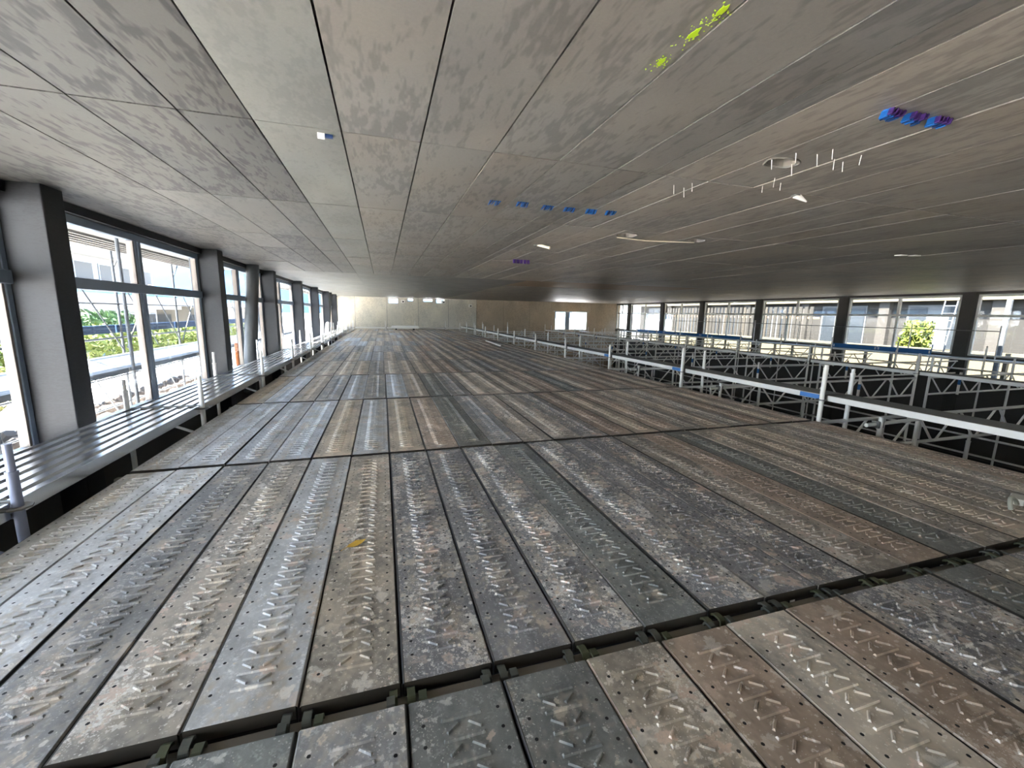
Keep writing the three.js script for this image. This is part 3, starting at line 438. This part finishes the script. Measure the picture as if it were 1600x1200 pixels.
// ---------------------------------------------------------------- ceiling fixtures
{
  function tieCluster(x, z, w, label, caps, fins = 6) {
    const t = thing('tie_loops', label, 'ceiling fixing', [x, H, z]);
    mesh('strip', [rbox(-w / 2, w / 2, -0.004, 0.004, -0.008, 0.008, 0.002)], M.blueBright, t);
    for (let i = 0; i < fins; i++) { const a = -w / 2 + w * (i + 0.5) / fins; const f = mesh('fin', [rbox(-0.0035, 0.0035, -0.042, 0.003, -0.02, 0.02, 0.0015)], i % 3 === 1 ? M.blueDeep : M.blueBright, t); f.position.set(a, 0, rr(-0.004, 0.004)); f.rotation.z = rr(-0.75, -0.25); if (caps && i % 2 === 0) mesh('cap', [rbox(-0.005, 0.005, -0.036, -0.004, 0.016, 0.04, 0.002)], M.purple, f); }
    return t;
  }
  [[1.01, -3.96], [1.27, -3.92], [1.54, -3.95], [1.76, -3.94], [1.99, -3.93], [2.2, -3.91]].forEach(([x, z], i) => tieCluster(x, z, 0.11, `${['first', 'second', 'third', 'fourth', 'fifth', 'sixth'][i]} blue tie cluster from the left in the ceiling row of six`, false));
  [[2.44, -1.62], [2.59, -1.61], [2.75, -1.6]].forEach(([x, z], i) => tieCluster(x, z, 0.105, `${['left', 'middle', 'right'][i]} one of three blue and purple tie clusters nearest on the ceiling`, true, 7));
  { const t = thing('tie_loops', 'single dark purple tie cluster far off on the ceiling', 'ceiling fixing', [2.57, H, -7.88]); for (let i = 0; i < 5; i++) mesh('fin', [rbox(-0.17 + 0.07 * i, -0.12 + 0.07 * i, -0.07, 0.002, -0.02, 0.02, 0.003)], M.purple, t); }
  const pins = [[2.65, -2.06], [2.5, -2.18], [2.66, -2.34], [2.64, -2.15], [2.82, -2.17], [2.91, -2.18], [2.9, -2.06], [2.44, -2.3], [2.86, -2.75], [2.8, -2.59], [2.93, -2.65], [2.22, -2.99], [2.34, -3.02], [2.32, -2.9]];
  pins.forEach(([x, z], i) => { const near = i < 8 ? 'around the broken hole in the ceiling' : i < 11 ? 'below the white cone on the ceiling' : 'left of the broken ceiling hole'; const g = mesh('wire_pin', [tube([x, H + 0.005, z], [x + rr(-0.012, 0.012), H - rr(0.05, 0.075), z + rr(-0.006, 0.006)], 0.0022, 6)], M.white); tag(g, `thin white wire pin hanging down ${near}`, 'pin', `wire pins ${near}`); });
  // rim of the broken hole and rings of the two round recesses
  const ring = (x, z, a, b, r, label, mat) => { const pts = []; for (let q = 0; q < 26; q++) { const t = q / 26 * 6.283; pts.push(new THREE.Vector3(x + a * Math.cos(t) * (1 + 0.05 * Math.sin(5 * t)), H - 0.001 + 0.004 * Math.sin(3 * t), z + b * Math.sin(t))); } const g = mesh('recess_rim', [new THREE.TubeGeometry(new THREE.CatmullRomCurve3(pts, true), 52, r, 6, true)], mat); tag(g, label, 'rim'); };
  ring(2.56, -2.33, 0.125, 0.082, 0.007, 'rough concrete rim around the broken hole in the ceiling', M.ceilC); ring(3.02, -4.93, 0.148, 0.128, 0.005, 'left of two round recess rims joined by a cable in the ceiling', M.ceilB); ring(4.06, -4.9, 0.158, 0.118, 0.005, 'right of two round recess rims joined by a cable in the ceiling', M.ceilB);
  { const c = new THREE.CatmullRomCurve3([[2.98, H - 0.004, -5.1], [3.4, H - 0.02, -5.08], [3.8, H - 0.012, -5.06], [4.15, H - 0.004, -5.02]].map(V)); const g = mesh('ceiling_cable', [new THREE.TubeGeometry(c, 24, 0.008, 8)], M.cream); tag(g, 'pale cable slung between two round ceiling recesses', 'cable'); }
  { const g = thing('cone_plug', 'small white plastic cone on the ceiling right of the wire pins', 'plug', [3.34, H, -2.86]); mesh('cone', [tube([0, 0.004, 0], [0.09, -0.05, 0.03], 0.03, 12, 0.006)], M.white, g); mesh('collar', [tube([0, 0.006, 0], [0, -0.008, 0], 0.034, 12)], M.galvDark, g); }
  { const g = thing('conduit_stub', 'white conduit stub poking out of the ceiling beyond the blue row', 'conduit', [2.23, H, -6.15]); mesh('stub', [tube([0, 0.01, 0], [0.14, -0.06, 0.2], 0.02, 10)], M.cream, g); mesh('socket', [tube([0, 0.006, 0], [0, -0.012, 0], 0.04, 12)], M.galvDark, g); }
  { const g = thing('tape_tag', 'small white and blue tag hanging at the light ceiling strip', 'tag', [-0.32, H, -2.9], 0.1); mesh('white_half', [rbox(-0.04, 0.0, -0.022, 0.002, -0.02, 0.02, 0.002)], M.white, g); mesh('blue_half', [rbox(0.0, 0.045, -0.014, 0.002, -0.016, 0.016, 0.002)], std(0x24406e, 0.6), g); }
  { const g = thing('wood_chip', 'brown wood splinter stuck in the light ceiling strip', 'splinter', [-0.27, H, -1.72], 0.5); mesh('splinter', [rbox(-0.022, 0.022, -0.006, 0.002, -0.006, 0.006, 0.002)], M.wood, g); mesh('bark', [rbox(-0.022, -0.004, -0.009, -0.004, -0.005, 0.005, 0.001)], M.rust, g); }
  [[7.85, -4.72, 'left'], [8.06, -4.66, 'right']].forEach(([x, z, s]) => { const g = mesh('white_plate', [rbox(x - 0.07, x + 0.07, H - 0.012, H + 0.002, z - 0.05, z + 0.05, 0.003)], M.white); tag(g, `${s} of two small white plates on the dim right ceiling`, 'plate'); });
  // sprayed marks: thin dried paint film along a panel joint
  [[1.112, -1.325, 0.026, 0.013], [1.105, -1.455, 0.03, 0.013], [1.1, -1.635, 0.024, 0.012]].forEach(([x, z, a, b], i) => {
    const list = [], spot = (cx, cz, ra, rb) => { const sh = new THREE.Shape(); for (let q = 0; q < 12; q++) { const t = q / 12 * 6.283, k = 1 + rr(-0.3, 0.3), px = cx + rb * k * Math.cos(t), pz = -cz + ra * k * Math.sin(t); q ? sh.lineTo(px, pz) : sh.moveTo(px, pz); } const e = new THREE.ExtrudeGeometry(sh, { depth: 0.0012, bevelEnabled: false }); e.rotateX(-Math.PI / 2); e.translate(0, H - 0.0035, 0); list.push(e); };
    spot(x, z, a, b); for (let q = 0; q < 40; q++) { const d = rr(0.4, 2.6) ** 1.3, t = rr(0, 6.28); spot(x + b * d * Math.cos(t), z + a * d * Math.sin(t) - 0.02, 0.0012 + 0.003 * rnd(), 0.0012 + 0.002 * rnd()); }
    const g = mesh('paint_mark', list, M.paint); tag(g, `${['nearest', 'middle', 'farthest'][i]} of three yellow spray marks along a ceiling joint`, 'paint mark');
  });
  // boxes by the openings of the end wall
  [[1.43, 2.015, 'left'], [4.42, 2.04, 'middle'], [6.5, 1.81, 'right']].forEach(([x, y, s]) => { const g = thing('vent_box', `${s} of three small white boxes with a dark hole high on the end wall`, 'vent box', [x, y, FAR]); mesh('housing', [rbox(-0.14, 0.14, -0.12, 0.12, -0.02, 0.05, 0.01)], M.white, g); mesh('hole', [tube([0.03, -0.02, 0.045], [0.03, -0.02, 0.056], 0.06, 14)], M.dark, g); });
}

// leaves in a loose volume round a stem
const leafShape = new THREE.Shape(); leafShape.moveTo(-0.06, 0); leafShape.quadraticCurveTo(0, 0.045, 0.07, 0); leafShape.quadraticCurveTo(0, -0.045, -0.06, 0); const leafG = new THREE.ShapeGeometry(leafShape, 3);
function bush(name, label, cat, x0, x1, y0, y1, z0, z1, n, mat, big = 1, stuffName = 'foliage') {
  const t = thing(name, label, cat, [(x0 + x1) / 2, y0, (z0 + z1) / 2]); const im = new THREE.InstancedMesh(leafG, mat, n), d = new THREE.Object3D(), col = new THREE.Color();
  for (let i = 0; i < n; i++) { let a, b, c; do { a = rr(-1, 1); b = rr(-1, 1); c = rr(-1, 1); } while (Math.max(Math.abs(a), Math.abs(c)) < 0.55 && b < 0.4); d.position.set(a * (x1 - x0) / 2, (b + 1) / 2 * (y1 - y0) * (0.9 + 0.12 * Math.sin(c * 9)), c * (z0 - z1) / 2); d.rotation.set(rr(-1.2, 1.2), rr(0, 6.3), rr(-1.2, 1.2)); d.scale.setScalar(rr(0.8, 1.7) * big); d.updateMatrix(); im.setMatrixAt(i, d.matrix); im.setColorAt(i, col.setHSL(0.16 + 0.1 * rnd(), 0.5, 0.5 + 0.4 * rnd())); }
  im.name = stuffName; im.userData.kind = 'stuff'; shade(im); t.add(im); mesh('trunk', [tube([0, -0.1, 0], [0, (y1 - y0) * 0.8, 0], 0.05, 7)], M.stem, t);
}

// ---------------------------------------------------------------- outside, left
{
  const gnd = struct('ground'); mesh('paving', [box(-400, XL - 0.3, -2.0, -1.6, -500, 60)], M.ground, gnd); mesh('paving_right', [box(XR + 0.3, 200, -2.0, -1.1, -300, 60)], M.yard, gnd); mesh('paving_rear', [box(XL - 0.3, XR + 0.3, -2.0, -1.6, BACK + 0.3, 60)], M.ground, gnd); mesh('paving_end', [box(XL - 0.3, XR + 0.3, -2.0, -1.2, -300, FAR - 0.4)], M.ground, gnd);
  const ov = struct('roof_overhang'); for (const [za, zb] of [[-15, ROOF], [FAR, -25.6]]) { mesh('soffit', [box(-5.25, XL - 0.16, 2.4, 2.75, za, zb)], M.soffit, ov); for (let i = 0; i < 5; i++) mesh('rib', [box(-5.25 + 0.16 * i, -5.2 + 0.16 * i, 2.36, 2.42, za, zb)], M.soffitRib, ov); }  // gap shaped to let sun in; end piece kept to shade the end wall
  // facade scaffold outside the glass
  const zz = []; for (let i = 0; i < 9; i++) zz.push(-2.9 - 2.55 * i);
  zz.forEach((z, i) => {
    for (const [x, s] of [[-3.82, 'inner'], [-5.2, 'outer']]) { const t = thing('facade_standard', `${ORD[i]} ${s} post of the scaffold outside the left windows`, 'scaffold post', [x, -1.6, z - (s === 'outer' ? 0.1 : 0)]); mesh('tube', [tube([0, 0, 0], [0, 3.95, 0], 0.0245, 10)], M.galvOut, t); mesh('base_plate', [rbox(-0.08, 0.08, 0, 0.012, -0.08, 0.08, 0.003)], M.galvDark, t); if (s === 'outer') mesh('knee_brace', [tube([0, 3.6, 0], [0, 3.94, -0.32], 0.016, 8)], M.galvOut, t); for (const y of [0.5, 1.85, 2.85]) mesh('rosette', [tube([0, y - 0.005, 0], [0, y + 0.005, 0], 0.06, 8)], M.galvDark, t); }
    if (i < 8) {
      const b = board(-4.51, 0.3, z - 1.27, 1.28, 2.48, 14, 0.07, `${ORD[i]} grey platform board of the scaffold outside the left windows`, M.boardOut, M.galvOut, 1, 0.004);
      for (const [x, y, s] of [[-5.2, 0.62, 'guard rail'], [-5.2, 1.3, 'upper rail'], [-5.2, -0.15, 'lower tube'], [-5.2, -0.72, 'bottom tube']]) { const g = mesh('rail_tube', [tube([x, y, z], [x, y, z - 2.55], 0.019, 8)], M.galvOut); tag(g, `${ORD[i]} ${s} of the scaffold outside the left windows`, 'rail'); }
      for (const [x, y0, y1, s] of [[-5.13, -1.35, 0.15, 'lower'], [-5.13, 0.4, 1.75, 'upper']]) { const t = thing('cross_brace', `${ORD[i]} ${s} crossed brace of the scaffold outside the left windows`, 'brace', [x, 0, z]); mesh('brace', [tube([0, y0, -0.1], [0, y1, -1.27], 0.014, 8)], M.galvOut, t); mesh('brace', [tube([0.02, y1, -1.27], [0.02, y0, -2.45], 0.014, 8)], M.galvOut, t); mesh('brace', [tube([0.04, y1, -0.1], [0.04, y0, -1.27], 0.012, 8)], M.galvOut, t); }
      const tb = mesh('facade_toe_board', [rbox(-5.25, -5.22, 0.72, 0.88, z - 2.5, z, 0.004)], std(0x123f66, 0.6)); tag(tb, `${ORD[i]} blue board on the outer rail beyond the left windows`, 'toe board');
    }
  });
  const ub = thing('orange_barrier', 'orange barrier post outside behind the round leaning column', 'barrier', [-3.75, -1.6, -12.7]); mesh('post', [tube([0, 0, 0], [0, 1.95, 0], 0.05, 10)], M.orange, ub); mesh('foot', [rbox(-0.2, 0.2, 0, 0.08, -0.12, 0.12, 0.02)], M.dark, ub);
  // stones heaped beyond the paving
  for (let a = 0; a < 3; a++) for (let b = 0; b < 30; b++) { const i = a * 30 + b, r = rr(0.13, 0.2), g = new THREE.IcosahedronGeometry(r, 1), q = g.attributes.position; for (let k = 0; k < q.count; k++) { const f = 0.8 + 0.3 * hash(Math.round(q.getX(k) * 90), Math.round(q.getY(k) * 90 + q.getZ(k) * 57), i + 3); q.setXYZ(k, q.getX(k) * f * 1.1, q.getY(k) * f * 0.8, q.getZ(k) * f); } g.computeVertexNormals(); const m = mesh('stone', [g], i % 3 ? M.stone : M.stoneDark); m.position.set(-6.6 - 0.5 * a + rr(-0.04, 0.04), -1.6 + r * 0.6, -5 - 0.5 * b - rr(0, 0.08)); m.rotation.y = rnd() * 6; tag(m, 'rough brown stone in the bank below the hedge outside the left windows', 'stone', 'stones of the bank outside'); }
  // hedges of many leaves
  bush('hedge', 'yellow green hedge behind the first left window bay', 'hedge', -9.6, -8.4, -1.0, 0.62, -12, -19.8, 5200, M.leafYellow, 1.5);
  bush('hedge', 'yellow green hedge behind the second left window', 'hedge', -9.8, -8.5, -1.0, 0.45, -20, -33, 6000, M.leafYellow, 1.7);
  bush('hedge', 'brown green hedge left of the nearest window column', 'hedge', -9.0, -7.8, -1.0, 0.3, -5.5, -11.6, 3800, std(0x84774a, 0.8), 1.5);
  bush('shrub', 'dark green shrub above the yellow hedge outside', 'shrub', -13.2, -11.6, -0.6, 1.0, -21, -26, 2600, M.leafGreen, 1.8);
  // white apartment block: floors, parapets, recessed glazing, railings
  function block(name, label, x, z, w, d, floors, y0, mat) {
    const t = thing(name, label, 'building', [x, y0, z]); mesh('wall', [box(-w / 2, w / 2 - 1.4, 0, floors * 3, -d / 2, d / 2)], mat, t);
    for (let f = 0; f <= floors; f++) mesh('floor_slab', [box(-w / 2, w / 2 + 0.1, f * 3 - 0.3, f * 3, -d / 2 - 0.3, d / 2 + 0.3)], M.facade, t);
    for (let f = 0; f < floors; f++) {
      for (let i = 0; i < 5; i++) { const zc = -d / 2 + d * (i + 0.5) / 5, wn = mesh('window', [box(w / 2 - 1.42, w / 2 - 1.34, f * 3 + 0.3, f * 3 + 2.4, zc - d * 0.075, zc + d * 0.075)], M.frame, t); mesh('glazing', [box(w / 2 - 1.34, w / 2 - 1.33, f * 3 + 0.36, f * 3 + 2.34, zc - d * 0.068, zc + d * 0.068)], M.winDark, wn); }
      mesh('parapet', [box(w / 2 - 0.05, w / 2 + 0.12, f * 3, f * 3 + (f % 2 ? 0.55 : 0.95), -d / 2, d / 2 - (f % 2 ? 0 : d * 0.35))], M.facade, t);
      mesh('glass_rail', [box(w / 2, w / 2 + 0.03, f * 3 + 0.15, f * 3 + 1.05, -d / 2, d / 2)], M.glassBlue, t);
      for (let i = 0; i < 3; i++) mesh('front_window', [box(-w / 2 + 0.8 + i * (w - 3) / 3, -w / 2 + 0.8 + i * (w - 3) / 3 + 1.6, f * 3 + 0.7, f * 3 + 2.3, d / 2, d / 2 + 0.06)], M.winDark, t);
    }
    return t;
  }
  block('apartment_building', 'white terraced apartment block with balconies seen through the upper left window', -20.5, -33, 11, 11, 3, -1.6, M.facade);
  { const t = thing('low_house', 'low beige house with a white roof edge behind the hedge', 'house', [-15.5, -1.6, -50]); mesh('wall', [box(-3.5, 3, 0, 3.0, -9, 9)], M.facadeBeige, t); mesh('roof', [box(-3.9, 3.5, 3.0, 3.3, -9.4, 9.4)], M.facade, t); for (let i = 0; i < 4; i++) { const w = mesh('window', [box(3.0, 3.06, 1.1, 2.3, -8 + i * 4.4, -6 + i * 4.4)], M.frame, t); mesh('glazing', [box(3.06, 3.07, 1.17, 2.23, -7.9 + i * 4.4, -6.1 + i * 4.4)], M.winDark, w); } for (let i = 0; i < 2; i++) mesh('front_window', [box(-2.6 + 2.8 * i, -1 + 2.8 * i, 1, 2.3, 9, 9.05)], M.winDark, t); }
  bush('balcony_plant', 'bright green bush on the left balcony of the white block', 'plant', -15.4, -14.7, 4.4, 5.7, -28, -30.5, 700, M.leafGreen, 1.5);
  bush('balcony_plant', 'spiky palm-like plant farther along the white balcony', 'plant', -15.4, -14.8, 4.4, 5.6, -33.5, -35, 420, M.leafYellow, 1.5);
  // mountains, the blue haze painted into their colour
  const mt = struct('mountain'); const mg = new THREE.PlaneGeometry(900, 300, 90, 24); mg.rotateX(-Math.PI / 2); { const q = mg.attributes.position; for (let i = 0; i < q.count; i++) { const x = q.getX(i), z = q.getZ(i), e = Math.max(0, 1 - Math.abs(z) / 150); q.setY(i, e * (34 + 46 * vn(x / 120 + 9, z / 90, 64, 64, 77) + 22 * vn(x / 40, z / 40, 64, 64, 78) + 6 * vn(x / 12, z / 12, 128, 128, 79)) - 2); } } mg.computeVertexNormals(); mg.translate(-250, -1.6, -560); mesh('slope', [mg], M.mountain, mt);
}
// ---------------------------------------------------------------- outside, right, and beyond the end wall
{
  const t = thing('courtyard_building', 'long grey building across the yard behind the right windows', 'building', [27, -1.1, -16]);
  mesh('wall', [box(0, 6, 0, 9, -24, 24)], std(0x161510, 0.85), t);
  for (let i = 0; i < 9; i++) { const z = 18 - i * 4.6; mesh('pier', [box(-0.3, 0, 0, 9, z - 0.25, z + 0.25)], std(0x2c2a25, 0.85), t); const w = mesh('window', [box(-0.08, 0.02, 0.9, 3.2, z - 3.6, z - 1.0)], M.paneGrey, t); for (let k = 0; k < 3; k++) mesh('pane', [box(-0.1, -0.08, 1.0, 3.1, z - 3.5 + 0.84 * k, z - 2.74 + 0.84 * k)], [M.winDark, M.paneGrey, M.winDark][k], w); }
  mesh('cornice', [box(-0.5, 0, 3.4, 3.7, -24, 24)], M.creamWall, t);
  const fence = thing('slat_fence', 'tall brown fence of upright slats behind the far right windows', 'fence', [24, -1.1, -25]); for (let i = 0; i < 40; i++) mesh('slat', [box(-0.03, 0.03, 0, 3.1, -6.8 + i * 0.34, -6.8 + i * 0.34 + 0.2)], i % 5 ? std(0x1c1a13, 0.8) : std(0x28241a, 0.8), fence); mesh('rail', [box(0.03, 0.09, 0.5, 0.6, -7, 7)], M.wood, fence); mesh('rail', [box(0.03, 0.09, 2.4, 2.5, -7, 7)], M.wood, fence);
  const lw = struct('wall_yard'); mesh('low_wall', [box(22.9, 23.1, -1.1, 0.1, FAR, BACK)], M.creamWall, lw);
  const ld = thing('ladder', 'grey ladder leaning outside beside the bright yellow window view', 'ladder', [21.6, -1.1, -11.2]); for (const s of [-1, 1]) mesh('stile', [tube([0, 0, s * 0.2], [0.5, 3.2, s * 0.2], 0.025, 8)], M.galvOut, ld); for (let i = 0; i < 10; i++) mesh('rung', [tube([0.05 + 0.05 * i, 0.3 + 0.3 * i, -0.2], [0.05 + 0.05 * i, 0.3 + 0.3 * i, 0.2], 0.016, 7)], M.galvOut, ld);
  const lp = thing('light_post', 'pale upright post outside the rightmost window', 'post', [21.8, -1.1, -9.4]); mesh('shaft', [rbox(-0.06, 0.06, 0, 3.2, -0.07, 0.07, 0.02)], M.paneGrey, lp); mesh('foot', [rbox(-0.16, 0.16, 0, 0.06, -0.18, 0.18, 0.01)], M.galvDark, lp);
  const bp = thing('blue_post', 'blue upright post outside at the right edge of the view', 'post', [21.8, -1.1, -7.9]); mesh('shaft', [rbox(-0.1, 0.1, 0, 3.0, -0.1, 0.1, 0.02)], M.blue, bp); mesh('foot', [rbox(-0.16, 0.16, 0, 0.06, -0.18, 0.18, 0.01)], M.galvDark, bp);
}
bush('yard_hedge', 'yellow green hedge glowing across the yard behind the right windows', 'hedge', 23.7, 24.5, -1.1, 1.25, -12.85, -13.75, 1500, std(0x59611a, 0.7), 1.8);
for (const [s, c] of labels) if (s.split(' ').length > 16 || s.split(' ').length < 4) console.log('label length', s);
renderer.render(scene, camera);
